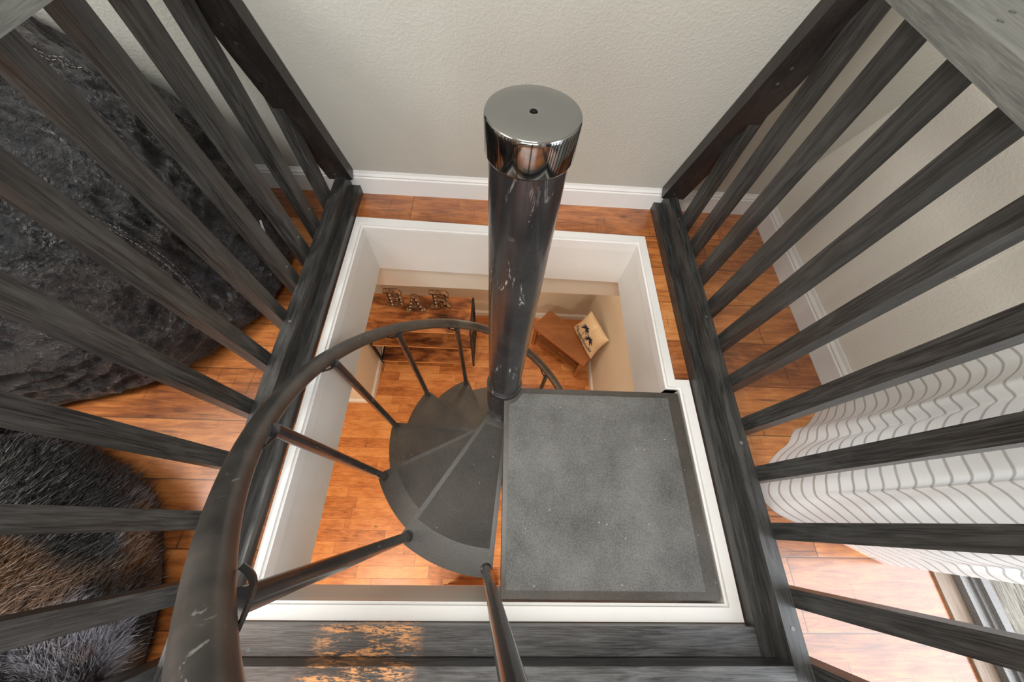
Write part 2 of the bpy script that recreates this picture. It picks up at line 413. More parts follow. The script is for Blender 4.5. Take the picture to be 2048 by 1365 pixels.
# weathered deck outside the door
t = NT('weathered_deck'); c = t.coord()
gr = t.noise(t.map(c, (9, .9, 1)), 7, 7, .7, 2.5)
t.base(t.ramp(gr, [(.34, srgb(46, 41, 38)), (.46, srgb(98, 90, 82)), (.60, srgb(140, 134, 122)), (.72, srgb(176, 170, 156))]))
t.rough(.8); M['deck'] = t.m
bm = NB()
for i in range(9): box(bm, 1.296 + i * .146, 1.296 + i * .146 + .140, -3.2, 1.4, -.055, -.018)
S(obj('floor', bm, M['deck'], bevel=.003))

# ------------------------------------------------------------------ the setting, downstairs
bm = NB(); box(bm, -3.2, 1.20, -3.0, 2.40, ZL - .1, ZL); S(obj('floor', bm, M['floor_low']))
bm = NB(); box(bm, -3.2, 1.20, 2.27, 2.40, ZL, ZT); S(obj('wall_far', bm, M['wall_low']))
bm = NB(); box(bm, 1.083, 1.20, -3.0, 2.27, ZL, ZT - .001); S(obj('wall_right', bm, M['wall_low']))
bm = NB(); box(bm, -3.2, -1.295, 1.118, 2.27, ZL, ZT - .001); S(obj('wall_left', bm, M['wall_low']))
bm = NB(); box(bm, -3.32, -3.2, -3.0, 1.118, ZL, ZT - .001); S(obj('wall_left', bm, M['wall_low']))
bm = NB(); box(bm, -3.2, 1.20, -3.12, -3.0, ZL, ZT - .001); S(obj('wall_near', bm, M['wall_low']))
bm = NB()
box(bm, -3.2, OX0, -3.0, 2.27, ZT - .015, ZT - .001); box(bm, OX2, 1.083, -3.0, 2.27, ZT - .015, ZT - .001)
box(bm, OX0, OX2, -3.0, OY0, ZT - .015, ZT - .001); box(bm, OX0, OX2, OY1, 2.27, ZT - .015, ZT - .001)
S(obj('ceiling', bm, M['ceil']))
bm = NB(); box(bm, -1.295, 1.083, 1.012, 1.13, -.395, ZT - .015); S(obj('trim_6', bm, M['wall_low']))   # dropped beam under the ceiling
bb = lambda n, p, r: baseboard(n, p, r, .10, 'white', ZL)
bb('baseboard_far', [(-1.295, 2.27), (1.083, 2.27)], (0, -1)); bb('baseboard_right', [(1.083, 2.27), (1.083, -3.0)], (-1, 0))
bb('baseboard_left', [(-1.295, 1.118), (-1.295, 2.27)], (1, 0)); bb('baseboard_left', [(-3.2, 1.118), (-1.281, 1.118)], (0, -1))

# ------------------------------------------------------------------ railings
def screw(x, y, z, nrm, parent, r=.0042, mat='screw'):
    n = Vector(nrm).normalized(); bm = NB()
    tube(bm, [Vector((x, y, z)) - n * .004, Vector((x, y, z)) + n * .0006], r, 10)
    return obj('screw', bm, M[mat], parent, smooth=True)
def railing(side, label, xin, xout, strip, ys, capx, short, name='guard_railing'):
    s = -1 if side == 'left' else 1
    r = thing(name, label, 'railing', ((xin + xout) / 2, .4, 0))
    lo, hi = min(xin, xout), max(xin, xout)
    bm = NB(); box(bm, lo, hi, -1.9, 1.185, 0.0, .092); cr = obj('bottom_rail', bm, M['bw_y'], r, bevel=.004)
    a, b = min(*strip), max(*strip)
    bm = NB(); box(bm, a, b, -.2625, 1.183, 0, .038); obj('base_strip', bm, M['bw_y'], r, bevel=.003)
    bw = .0185
    for i, y in enumerate(ys):
        x0 = xout + s * .0005; x1 = xout + s * .0375
        ztop = .80
        if i == 0: ztop = short
        bm = NB()
        xa, xb = min(x0, x1), max(x0, x1)
        if i == 0:
            ya, yb = y - bw, y + bw
            hexa(bm, [(xa, ya, .028), (xb, ya, .028), (xb, yb, .028), (xa, yb, .028), (xa, ya, ztop + .02), (xb, ya, ztop + .02), (xb, yb, ztop - .07), (xa, yb, ztop - .07)])
        else: box(bm, xa, xb, y - bw, y + bw, .028, ztop)
        ba = obj('baluster', bm, M['bw_z'], r, bevel=.0025)
        if s < 0 and i in (1, 2, 3): screw(x0 - s * 0 + .0005, y, .16, (1, 0, 0), ba, .003)
    # top cap board
    ca, cb_ = min(capx), max(capx)
    bm = NB(); box(bm, ca, cb_, -1.9, .83 if s > 0 else .86, .80, .838); cp = obj('top_cap', bm, M['bw_cap'], r, bevel=.004)
    for y in ([.63, .50, .36, .22, .09, -.05] if s > 0 else [.60, .46, .33, .2, .06]):
        for dx in (.32, .62) if s > 0 else (.35,):
            screw(ca + (cb_ - ca) * dx if s > 0 else cb_ - (cb_ - ca) * dx, y + (.035 if dx > .5 else 0), .838, (0, 0, 1), cp, .005, 'screw_dark' if s > 0 else 'screw')
    # sloping board flat against the sloping wall
    xa = xin - s * .022; xb = xa + s * .090
    xa, xb = min(xa, xb), max(xa, xb)
    z0, z1 = .094, 1.75; th = .040
    n = Vector((0, -1, -SL)).normalized()
    def W(x, z, d): return Vector((x, ywall(z), z)) + n * d
    bm = NB(); e = .002
    hexa(bm, [W(xa, z0, th), W(xb, z0, th), W(xb, z0 + .012, e), W(xa, z0 + .012, e), W(xa, z1, th), W(xb, z1, th), W(xb, z1, e), W(xa, z1, e)])
    ob = obj('sloping_board', bm, M['bw_dark'], r, bevel=.003)
    for z in (.125, .60, .64): screw((xa * .6 + xb * .4), W(0, z, th).y, W(0, z, th).z, n, ob, .004)
    for y in (1.035, .60, .2, -.2, -.33) if s > 0 else (1.06, .52, .12):
        screw((lo + hi) / 2, y, .092, (0, 0, 1), cr, .0045, 'screw_dark' if (s > 0 and y < 0) else 'screw')
    return r
yL = [1.058, .908, .785, .668, .537, .394, .257, .122, -.008, -.146, -.281, -.415, -.55]
yR = [1.038, .908, .779, .644, .514, .380, .250, .121, -.011, -.145, -.278, -.412, -.546]
railing('left', 'black stained wood guard railing left of the stair opening, beside the velvet bean bag', -.597, -.636, (-.566, -.597), yL, (-.575, -.705), .49)
railing('right', 'black stained wood guard railing right of the stair opening, beside the striped curtain', .655, .694, (.624, .655), yR, (.637, .777), .50)
# threshold curb on the near side
cu = thing('threshold_curb', 'worn black wooden curb with orange patches along the near side of the opening', 'curb', (.03, -.26, 0))
bm = NB(); box(bm, -.5655, .6235, -.262, -.2085, 0, .036); fb = obj('base_board', bm, M['bw_wear'], cu, bevel=.003)
bm = NB(); box(bm, -.5965, .6545, -.352, -.263, 0, .092); tb = obj('curb_board', bm, M['bw_wear'], cu, bevel=.004)
for x in (-.50, -.02, .52): screw(x, -.252, .036, (0, 0, 1), fb, .0045, 'screw_dark')

# ------------------------------------------------------------------ spiral staircase
HX, HY = .0288, .377
RT, RISE = .533, .2505
st = thing('spiral_staircase', 'black steel spiral staircase with square landing plate winding down through the opening', 'staircase', (HX, HY, ZL))
def P(r, deg, z): return Vector((HX + r * math.cos(math.radians(deg)), HY + r * math.sin(math.radians(deg)), z))
bm = NB(); lathe(bm, HX, HY, [(0, ZL), (.0474, ZL), (.0474, .776), (0, .776)], 64); pole = obj('pole', bm, M['steel'], st, smooth=True)
cpf = [(.0485, .774), (.0510, .774), (.0516, .776), (.0520, .812), (.0516, .8155), (.0508, .8172), (.0495, .8178)] + [(.03, .8182), (.012, .8184), (.0055, .8183), (.0038, .8176), (.0026, .8140), (0, .8135)]
bm = NB(); lathe(bm, HX, HY, cpf, 72); pc = obj('cap', bm, M['cap'], pole, smooth='all')
bm = NB(); lathe(bm, HX, HY, [(0, .8160), (.0036, .8160), (.0036, .8186), (0, .8186)], 16); obj('hole_shade', bm, M['hole'], pc)  # solid black disc standing in for the shade inside the cap hole
pc['label'] = 'glossy black plastic cap on the pole'
bm = NB(); lathe(bm, HX, HY, [(.0476, -.165), (.0535, -.165), (.0535, .020), (.0525, .024), (.0476, .024)], 56); obj('collar', bm, M['steel'], st, smooth=True)
# landing plate, folded edges and grit panel
bm = NB()
LP = [(.034, -.165), (.573, -.165), (.573, .366), (.060, .366), (.030, .330)]
prism(bm, LP, -.006, .006)
for (a, b) in (((.034, -.165), (.573, -.165)), ((.573, -.165), (.573, .366)), ((.573, .366), (.075, .366)), ((.034, -.165), (.031, .325))):
    a = Vector((*a, 0)); b = Vector((*b, 0)); d = (b - a).normalized(); n = Vector((-d.y, d.x, 0))
    cen = Vector((.3, .1, 0)); n = n if (cen - a).dot(n) > 0 else -n
    oriented(bm, (a + b) / 2 + n * .003 + Vector((0, 0, -.032)), d, n, (0, 0, 1), (b - a).length / 2, .003, .028)
land = obj('landing', bm, M['tread'], st, bevel=.0015)
bm = NB(); prism(bm, [(.045, -.147), (.538, -.147), (.538, .348), (.086, .348), (.066, .322), (.045, .312)], .006, .0085); gp = obj('grit_panel', bm, M['grit'], land, bevel=.0008)
gp['label'] = 'dusty grey grit panel'
NT_ = 10
for k in range(1, NT_ + 1):
    ca_ = -108.9 - 30 * (k - 1); z = -RISE * k
    pts = []
    hw = .036                                        # half width at the hub
    d = Vector((math.cos(math.radians(ca_)), math.sin(math.radians(ca_)), 0)); q = Vector((-d.y, d.x, 0)); c0 = Vector((HX, HY, 0))
    arc = [P(RT, ca_ - 17.2 + 34.4 * i / 16, 0) for i in range(17)]
    hub = [c0 + d * .03 + q * hw, c0 + d * .03 - q * hw]
    poly = arc + hub
    bm = NB(); prism(bm, [(p.x, p.y) for p in poly], z - .005, z)
    # folded side flanges
    for a, b in ((hub[0], arc[-1]), (arc[0], hub[1])):
        dd = (b - a).normalized(); n = Vector((-dd.y, dd.x, 0)); cen = c0 + d * .3
        n = n if (cen - a).dot(n) > 0 else -n
        oriented(bm, (a + b) / 2 + n * .0035 + Vector((0, 0, z - .022)), dd, n, (0, 0, 1), (b - a).length / 2 - .006, .003, .018)
    tr_ = obj('tread', bm, M['tread'], st, bevel=.0018)
    bm = NB(); lathe(bm, HX, HY, [(.0476, z - .15), (.0525, z - .15), (.0525, z + .002), (.0476, z + .002)], 40); obj('hub', bm, M['steel'], tr_, smooth=True)
    inner = [P(.455, ca_ - 15.7 + 31.4 * i / 12, 0) for i in range(13)]
    hub2 = [c0 + d * .075 + q * (hw - .002), c0 + d * .075 - q * (hw - .002)]
    bm = NB(); prism(bm, [(p.x, p.y) for p in inner + hub2], z, z + .0018); obj('tread_pad', bm, M['pad'], tr_, bevel=.0006)
# handrail helix
KN = [(-60, 1.13), (-90, .93), (-110, .74), (-117.7, .658), (-123, .604), (-130.4, .54), (-139.1, .458), (-150.1, .36), (-162.3, .255), (-173.4, .155), (-183.9, .057), (-198.7, -.082), (-216.6, -.252), (-231.2, -.375), (-246.4, -.492), (-261.4, -.60), (-276, -.73), (-292.3, -.87), (-306.7, -1.0), (-330, -1.19), (-360, -1.44), (-390, -1.69)]
def zrail(a):
    for (a0, z0), (a1, z1) in zip(KN, KN[1:]):
        if a0 >= a >= a1: return z0 + (z1 - z0) * (a0 - a) / (a0 - a1)
    return KN[-1][1]
def zr(a): return sum(zrail(max(-389.9, min(-60.1, a + o))) for o in range(-20, 21, 4)) / 11
path = [P(.533, a, zr(a)) for a in [(-84 - i * 2) for i in range(0, 151)]]
bm = NB(); tube(bm, path, .0225, 24); hr = obj('handrail', bm, M['steel_rail'], st, smooth='all')
for j in range(0, 10):
    a = -93.8 - 30 * j; zb = -RISE * max(1, j); xy = P(.509, a, 0)
    ztp = zr(a) - .012
    top = (xy.x, xy.y, ztp)
    if j == 0: top = (.038, -.134, ztp)
    if j == 1: top = (-.252, -.077, .578)
    bm = NB(); tube(bm, [(xy.x, xy.y, zb - .03), top], .0135, 18); b_ = obj('baluster', bm, M['steel'], st, smooth=True)
    # strap welded to the underside of the handrail, and foot nut
    bm = NB(); pts = []; tv = Vector(top); W_ = .0035
    for i in range(15):                                   # strap: from the baluster end along the inside of the rail
        f = i / 14; da = -1.2 + 7.0 * f
        rr = .511 + .006 * math.sin(f * PI) * -1 + .010 * f ** 3
        pts.append(P(rr, a + (1.0 if j == 1 else 0) + da, zr(a + da) - .014 - .010 * math.sin(f * PI)))
    for i in range(len(pts) - 1):
        dvec = pts[i + 1] - pts[i]; md = (pts[i] + pts[i + 1]) / 2; rad = (md - Vector((HX, HY, md.z))).normalized()
        oriented(bm, md, dvec, rad, dvec.cross(rad), dvec.length / 2 + .0012, W_, .0016)
    obj('bracket', bm, M['steel'], b_, bevel=.0006)
    bm = NB(); lathe(bm, xy.x, xy.y, [(0, zb + .001), (.0165, zb + .001), (.0165, zb + .005), (.0135, zb + .007), (0, zb + .007)], 20); obj('foot_ring', bm, M['steel'], b_, smooth=True)

# ------------------------------------------------------------------ downstairs furniture
def m_furn(name, axis, cols, knots=1, rough=.45, sc=1.0):
    t = NT(name); c = t.coord(); v = [1, 1, 1]; v['xyz'.index(axis)] = .22
    gr = t.noise(t.map(c, tuple(v)), 18 * sc, 6, .62, 1.0); bl = t.noise(t.map(c, tuple(math.sqrt(q) for q in v)), 5.5 * sc, 3, .5, .4)
    f = t.math('ADD', t.math('MULTIPLY', gr, .5), t.math('MULTIPLY', bl, .55))
    t.base(t.ramp(f, [(.38, cols[0]), (.48, cols[1]), (.57, cols[2]), (.68, cols[3])])); t.rough(rough)
    t.nrm(t.bump(gr, .15, .001)); return t.m
M['rustic'] = m_furn('rustic_brown_board', 'x', [srgb(40, 22, 12), srgb(112, 64, 34), srgb(168, 106, 60), srgb(200, 142, 90)])
M['rustic_edge'] = m_plain('light_board_edge', srgb(196, 140, 88), .5)
M['frame'] = m_plain('black_metal_frame', (.018, .017, .016, 1), .4, .3)
sf = thing('console_shelf', 'rustic brown three-tier console shelf with black metal frame downstairs', 'shelf', (-.755, 1.78, ZL))
SX0, SX1, SY0, SY1 = -1.262, -.262, 1.575, 1.985
for zt_, y0 in ((-1.912, SY0), (-2.24, SY0 + .0), (-2.63, SY0 + .0)):
    bm = NB(); box(bm, SX0, SX1, y0 + .0015, SY1, zt_ - .018, zt_); b1 = obj('shelf_board', bm, M['rustic'], sf, bevel=.001)
    bm = NB(); box(bm, SX0, SX1, y0, y0 + .0015, zt_ - .018, zt_ + .0003); obj('edge_band', bm, M['rustic_edge'], b1)
for x in (SX0 - .010, SX1 + .010):
    for y in (SY0 + .012, SY1 - .012):
        bm = NB(); box(bm, x - .010, x + .010, y - .011, y + .011, ZL + .012, -1.910); l_ = obj('leg', bm, M['frame'], sf, bevel=.001)
        bm = NB(); lathe(bm, x, y, [(0, ZL), (.013, ZL), (.013, ZL + .010), (.006, ZL + .014), (0, ZL + .014)], 14); obj('foot', bm, M['frame'], l_, smooth=True)
    for z in (-1.922, -2.25, -2.64):
        bm = NB(); box(bm, x - .009, x + .009, SY0 + .022, SY1 - .022, z - .016, z + .004); obj('side_rail', bm, M['frame'], sf, bevel=.001)
    for A_, B_ in (((x, SY0 + .03, -2.62), (x, SY1 - .03, -2.26)), ((x + .009, SY0 + .03, -2.26), (x + .009, SY1 - .03, -2.62))):
        bm = NB(); tube(bm, [A_, B_], .004, 8); obj('side_brace', bm, M['frame'], sf, smooth=True)
for i, x in enumerate((-1.16, -1.105, -1.005, -.95, -.535, -.480, -.41, -.355)):
    bm = NB(); box(bm, x - .003, x + .003, SY0 + .004, SY0 + .33, -1.944, -1.938); box(bm, x - .003, x + .003, SY0 + .004, SY0 + .010, -1.944, -1.930); box(bm, x - .003, x + .003, SY0 + .324, SY0 + .33, -1.944, -1.930)
    obj('glass_rack_rail', bm, M['frame'], sf)
tg = NT('clear_glass'); tg.p.inputs['Transmission Weight'].default_value = 1; tg.base((1, 1, 1, 1)); tg.rough(.02); tg.p.inputs['IOR'].default_value = 1.45; M['glass'] = tg.m
def wine_glass(x, y, label):
    t_ = thing('wine_glass', label, 'wine glass', (x, y, -1.9385), 'stemmed wine glasses hanging under the console shelf')
    z = -1.938
    bm = NB(); lathe(bm, x, y, [(0, z + .0035), (.033, z + .0015), (.033, z), (.006, z - .001), (.0042, z - .004)], 28); obj('foot', bm, M['glass'], t_, smooth=True)
    bm = NB(); lathe(bm, x, y, [(.0042, z - .004), (.0036, z - .04), (.0045, z - .070)], 20); obj('stem', bm, M['glass'], t_, smooth=True)
    prof = [(.0045, z - .070), (.018, z - .078), (.031, z - .095), (.037, z - .118), (.036, z - .14), (.031, z - .168)]
    bm = NB(); lathe(bm, x, y, prof + [(r - .0012, zz) for r, zz in reversed(prof)], 32); obj('bowl', bm, M['glass'], t_, smooth=True)
wine_glass(-1.1325, 1.618, 'clear wine glass hanging under the console shelf, nearest its left leg')
wine_glass(-.9775, 1.618, 'clear wine glass hanging under the console shelf, second from its left leg')
wine_glass(-.5075, 1.600, 'clear wine glass hanging under the console shelf, bowl showing between two stair balusters')
wine_glass(-.3825, 1.606, 'clear wine glass hanging under the console shelf, nearest its right leg')
# marquee letters
t = NT('bronzed_tin'); c = t.coord(); n_ = t.noise(c, 30, 4)
t.base(t.ramp(n_, [(.35, srgb(96, 68, 50)), (.65, srgb(160, 124, 94))])); t.rough(.4); t.p.inputs['Metallic'].default_value = .1; M['tin'] = t.m
M['tin_light'] = m_plain('pale_bronze_plate', srgb(150, 116, 90), .4, .2)  # back plate in a paler bronze than the rim
M['bulb'] = m_plain('pearl_bulb', srgb(232, 214, 196), .15)
def stroke_quad(a, b, wdt):
    a, b = Vector(a), Vector(b); d = (b - a).normalized(); n = Vector((-d.y, d.x)) * wdt / 2
    return [a - n, b - n, b + n, a + n]
def ring(cx, cz, rx, rz, a0, a1, n, wdt):
    o_ = [(cx + (rx) * math.cos(a0 + (a1 - a0) * i / n), cz + rz * math.sin(a0 + (a1 - a0) * i / n)) for i in range(n + 1)]
    i_ = [(cx + (rx - wdt) * math.cos(a0 + (a1 - a0) * i / n), cz + (rz - wdt) * math.sin(a0 + (a1 - a0) * i / n)) for i in range(n + 1)]
    return [[o_[i], o_[i + 1], i_[i + 1], i_[i]] for i in range(n)]
def letter(ch, name, label, x, y, w_, h):
    t_ = thing(name, label, 'letter', (x, y, -1.912), 'bronze marquee letters on the console shelf')
    W2 = w_ / 2; sw = .044; polys = []; bulbs = []
    if ch in 'BR':
        sx = -W2 + .030
        polys += [[(sx, 0), (sx + sw, 0), (sx + sw, h), (sx, h)], [(-W2, 0), (sx + sw + .012, 0), (sx + sw + .012, .020), (-W2, .020)], [(-W2, h - .020), (sx + sw, h - .020), (sx + sw, h), (-W2, h)]]
        hr_ = h * .29 if ch == 'R' else h * .27; cz = h - hr_
        polys += [[(sx + sw, h - .030), (W2 - hr_ * .9, h - .030), (W2 - hr_ * .9, h), (sx + sw, h)], [(sx + sw, cz - hr_), (W2 - hr_ * .9, cz - hr_), (W2 - hr_ * .9, cz - hr_ + .028), (sx + sw, cz - hr_ + .028)]]
        polys += ring(W2 - hr_ * .9, cz, hr_ * .82, hr_, -PI / 2, PI / 2, 10, .038)
        bulbs += [(sx + sw / 2, h * f) for f in (.08, .30, .52, .74, .94)] + [(W2 - hr_ * .35, cz + hr_ * .5), (W2 - hr_ * .35, cz - hr_ * .5), (W2 - hr_ * .95, h - .016), (W2 - hr_ * .95, cz - hr_ + .014)]
        if ch == 'B':
            r2 = (h - 2 * hr_) / 2 + .014; c2 = r2
            polys += [[(sx + sw, 0), (W2 - r2 * .75, 0), (W2 - r2 * .75, .028), (sx + sw, .028)]] + ring(W2 - r2 * .78, c2, r2 * .80, r2, -PI / 2, PI / 2, 10, .038)
            bulbs += [(W2 - r2 * .3, c2 + r2 * .35), (W2 - r2 * .35, c2 - r2 * .5), (W2 - r2 * .95, .014)]
        else:
            polys += [stroke_quad((sx + sw + .030, cz - hr_ + .01), (W2 - .022, .012), .034), [(W2 - .05, 0), (W2 + .008, 0), (W2 + .008, .020), (W2 - .05, .020)]]
            bulbs += [(W2 - .050, h * .24), (W2 - .020, .018)]
    else:
        polys += [stroke_quad((-W2 + .030, .005), (-.008, h - .005), .028), stroke_quad((W2 - .034, .005), (.006, h - .005), .040), [(-W2 * .5, h * .28), (W2 * .5, h * .28), (W2 * .45, h * .28 + .026), (-W2 * .45, h * .28 + .026)],
                  [(-W2, 0), (-W2 + .066, 0), (-W2 + .066, .020), (-W2, .020)], [(W2 - .076, 0), (W2, 0), (W2, .020), (W2 - .076, .020)], [(-.026, h - .018), (.026, h - .018), (.026, h), (-.026, h)]]
        for f in (.06, .28, .52, .76): bulbs += [(-W2 + .030 + (W2 - .038) * f, h * f), (W2 - .034 - (W2 - .040) * f, h * f)]
        bulbs += [(0, h * .93), (0, h * .33), (-W2 + .012, .012), (W2 - .012, .012)]
    lean = .16; D = .046
    def T(u, v, d): return Vector((x + u, y + d + v * lean, -1.9115 + v))
    bm = NB()
    for pl in polys:
        kk = len(bm.faces) * .00002; q = [T(p[0], p[1], D - .006 - kk) for p in pl]; q2 = [T(p[0], p[1], D - .001 + kk) for p in pl]
        ar = sum(pl[i][0] * pl[(i + 1) % 4][1] - pl[(i + 1) % 4][0] * pl[i][1] for i in range(4))
        if ar < 0: q.reverse(); q2.reverse()
        hexa(bm, q2 + q) if len(q) == 4 else None
    bmesh.ops.recalc_face_normals(bm, faces=bm.faces[:]); obj('back_plate', bm, M['tin_light'], t_)
    # rim walls: every polygon side that is not inside another polygon of the letter
    def inside(p, pl):
        r_ = False; n = len(pl)
        for i in range(n):
            (x1, y1), (x2, y2) = (pl[i][0], pl[i][1]), (pl[(i + 1) % n][0], pl[(i + 1) % n][1])
            if (y1 > p[1]) != (y2 > p[1]) and p[0] < (x2 - x1) * (p[1] - y1) / (y2 - y1) + x1: r_ = not r_
        return r_
    bm = NB()
    for pi_, pl in enumerate(polys):
        ctr = Vector((sum(p[0] for p in pl) / 4, sum(p[1] for p in pl) / 4))
        for i in range(4):
            a, b = Vector((pl[i][0], pl[i][1])), Vector((pl[(i + 1) % 4][0], pl[(i + 1) % 4][1]))
            d = b - a
            if d.length < 1e-5: continue
            n = Vector((d.y, -d.x)).normalized()
            if (ctr - a).dot(n) > 0: n = -n
            K = max(1, int(d.length / .006))
            for k in range(K):
                a1 = a + d * (k / K); b1 = a + d * ((k + 1) / K); m_ = (a1 + b1) / 2 + n * .0012
                if any(inside(m_, q) for j_, q in enumerate(polys) if j_ != pi_): continue
                if any(inside(m_ - n * .0024, q) for q in polys[:pi_]): continue
                hexa(bm, [T(a1.x, a1.y, D), T(b1.x, b1.y, D), T(b1.x - n.x * .002, b1.y - n.y * .002, D), T(a1.x - n.x * .002, a1.y - n.y * .002, D), T(a1.x, a1.y, 0), T(b1.x, b1.y, 0), T(b1.x - n.x * .002, b1.y - n.y * .002, 0), T(a1.x - n.x * .002, a1.y - n.y * .002, 0)])
    bmesh.ops.recalc_face_normals(bm, faces=bm.faces[:]); obj('rim', bm, M['tin'], t_)
    for u, v in bulbs:
        cc = T(u, v, .018); bm = NB(); bmesh.ops.create_uvsphere(bm, u_segments=10, v_segments=7, radius=.0090, matrix=Matrix.Translation(cc)); 
        obj('bulb', bm, M['bulb'], t_, smooth='all')
letter('B', 'marquee_letter', 'bronze marquee letter B with small round bulbs on the console shelf', -.992, 1.835, .165, .20)
letter('A', 'marquee_letter', 'bronze marquee letter A with small round bulbs, standing forward on the console shelf', -.788, 1.788, .190, .195)
letter('R', 'marquee_letter', 'bronze marquee letter R with small round bulbs on the console shelf', -.560, 1.842, .185, .20)

# bench in the corner
M['bench'] = m_furn('brown_bench_veneer', 'x', [srgb(134, 82, 46), srgb(144, 90, 52), srgb(154, 98, 58), srgb(166, 108, 66)], rough=.4, sc=.6)
M['bench_edge'] = m_plain('bench_edge_brown', srgb(166, 104, 60), .45)
be = thing('wooden_bench', 'low brown wooden bench with a slatted lower shelf, set diagonally in the corner', 'bench', (.74, 1.80, ZL))
be.rotation_euler = (0, 0, 0)
bu = Vector((.529, -.448, 0)).normalized(); bv = Vector((.448, .529, 0)).normalized(); bo = Vector((.391, 1.901, 0)) 
zb_ = -2.30; BL, BD = .69, .295
def Bp(u, v, z): p = bo + bu * u + bv * v; return Vector((p.x, p.y, z))
def bbox_(bm, u0, u1, v0, v1, z0, z1): return hexa(bm, [Bp(u0, v0, z0), Bp(u1, v0, z0), Bp(u1, v1, z0), Bp(u0, v1, z0), Bp(u0, v0, z1), Bp(u1, v0, z1), Bp(u1, v1, z1), Bp(u0, v1, z1)])
bm = NB(); bbox_(bm, 0, BL, .004, BD, zb_ - .022, zb_); tp = obj('bench_top', bm, M['bench'], be, bevel=.002)
bm = NB(); bbox_(bm, 0, BL, 0, .004, zb_ - .024, zb_ + .001); obj('edge_strip', bm, M['bench_edge'], tp)
bm = NB(); bbox_(bm, .05, BL - .05, .022, .036, zb_ - .075, zb_ - .022); bbox_(bm, .05, BL - .05, BD - .036, BD - .022, zb_ - .075, zb_ - .022); obj('apron', bm, M['bench'], be, bevel=.001)
for u in (.015, BL - .055):
    for v in (.012, BD - .052):
        bm = NB(); bbox_(bm, u, u + .040, v, v + .040, ZL, zb_ - .022); obj('leg', bm, M['bench'], be, bevel=.002)
bm = NB()
for k in range(4): bbox_(bm, .05, BL - .05, .030 + k * .062, .030 + k * .062 + .045, ZL + .12, ZL + .135)
obj('lower_shelf', bm, M['bench'], be, bevel=.001)

# cushion with palm print, leaning on the wall over the bench
PB, PC, PD, PA = Vector((.832, 1.910, -2.282)), Vector((.990, 1.520, -2.282)), Vector((1.062, 1.535, -1.862)), Vector((.952, 1.922, -1.955))
t = NT('cushion_linen'); c = t.coord(); t.base(t.mix(t.noise(c, 14, 3), srgb(226, 204, 172), srgb(206, 180, 146))); t.rough(.85); t.nrm(t.bump(t.noise(c, 400, 2), .2, .001)); M['linen'] = t.m
M['print'] = m_plain('navy_print', srgb(30, 40, 58), .8)
cu_ = thing('throw_cushion', 'cream cushion printed with navy palm trees and script, leaning above the bench', 'cushion', tuple(PC))
nP = ((PC - PB).cross(PA - PB)).normalized()
if nP.dot(Vector((0, 0, 1.03)) - PB) < 0: nP = -nP
def pil(u, v, side):
    p = PB * (1 - u) * (1 - v) + PC * u * (1 - v) + PD * u * v + PA * (1 - u) * v
    cx, cy = 2 * u - 1, 2 * v - 1
    # concave sides, pointed corners
    mid_ = (PA + PB + PC + PD) / 4
    pull = .055 * ((1 - cx * cx) * cy * cy + (1 - cy * cy) * cx * cx)
    p = p + (mid_ - p) * pull * 1.6
    bul = .055 * (max(0, (1 - cx ** 4) * (1 - cy ** 4))) ** .6
    cr = .018 * math.exp(-((u - .52 - .1 * (v - .8)) / .05) ** 2) * max(0, v - .45) / .55           # crease towards the top edge
    if side > 0: bul -= cr
    return p + nP * (bul * side + .0)
bm = NB(); N_ = 28
for side in (1, -1):
    gr_ = [[bm.verts.new(pil(i / N_, j / N_, side)) for j in range(N_ + 1)] for i in range(N_ + 1)]
    for i in range(N_):
        for j in range(N_):
            f = [gr_[i][j], gr_[i + 1][j], gr_[i + 1][j + 1], gr_[i][j + 1]]
            bm.faces.new(f if side > 0 else list(reversed(f)))
bmesh.ops.remove_doubles(bm, verts=bm.verts[:], dist=1e-5)
bmesh.ops.recalc_face_normals(bm, faces=bm.faces[:])
obj('cushion_cover', bm, M['linen'], cu_, smooth='all')
bm = NB()
def pprint(poly):
    vs = [bm.verts.new(pil(u, v, 1) + nP * .0022) for u, v in poly]
    try: bm.faces.new(vs)
    except Exception: pass
def pstroke(pts, wd):
    for a, b in zip(pts, pts[1:]):
        a, b = Vector(a), Vector(b); d = (b - a); n = Vector((-d.y, d.x)).normalized() * wd / 2
        pprint([a - n, b - n, b + n, a + n])
def palm(cx, cy, s, base):
    pstroke([base, ((base[0] + cx) / 2 + .02 * s, (base[1] + cy) / 2), (cx, cy)], .012)
    for k, ang in enumerate((0, 32, 68, 110, 150, 185, 215, 325)):
        a = math.radians(ang); L = s * (.13 if k % 2 else .155); n = 5
        for i in range(n):
            f0, f1 = i / n, (i + 1) / n
            q0 = (cx + L * f0 * math.cos(a), cy + L * f0 * math.sin(a) - .05 * s * f0 * f0); q1 = (cx + L * f1 * math.cos(a), cy + L * f1 * math.sin(a) - .05 * s * f1 * f1)
            wd = .042 * s * math.sin(PI * (.15 + .8 * (f0 + f1) / 2))
            pstroke([q0, q1], wd)
palm(.36, .62, 1.15, (.40, .20)); palm(.66, .52, 1.15, (.44, .20))
pstroke([(.34, .14), (.46, .155), (.56, .14)], .022); pstroke([(.28, .12), (.60, .12)], .008)
obj('palm_print', bm, M['print'], cu_)
cd = bpy.data.curves.new('lettering', 'FONT'); cd.body = 'Margaritaville'; cd.size = 1; cd.shear = .45; cd.align_x = 'LEFT'; cd.space_character = .95
to = bpy.data.objects.new('lettering', cd); link(to)
dg = bpy.context.evaluated_depsgraph_get(); me_ = bpy.data.meshes.new_from_object(to.evaluated_get(dg))
xs = [v.co.x for v in me_.vertices]; x0_, x1_ = min(xs), max(xs)
bm = NB(); bm.from_mesh(me_); bmesh.ops.triangulate(bm, faces=bm.faces[:])
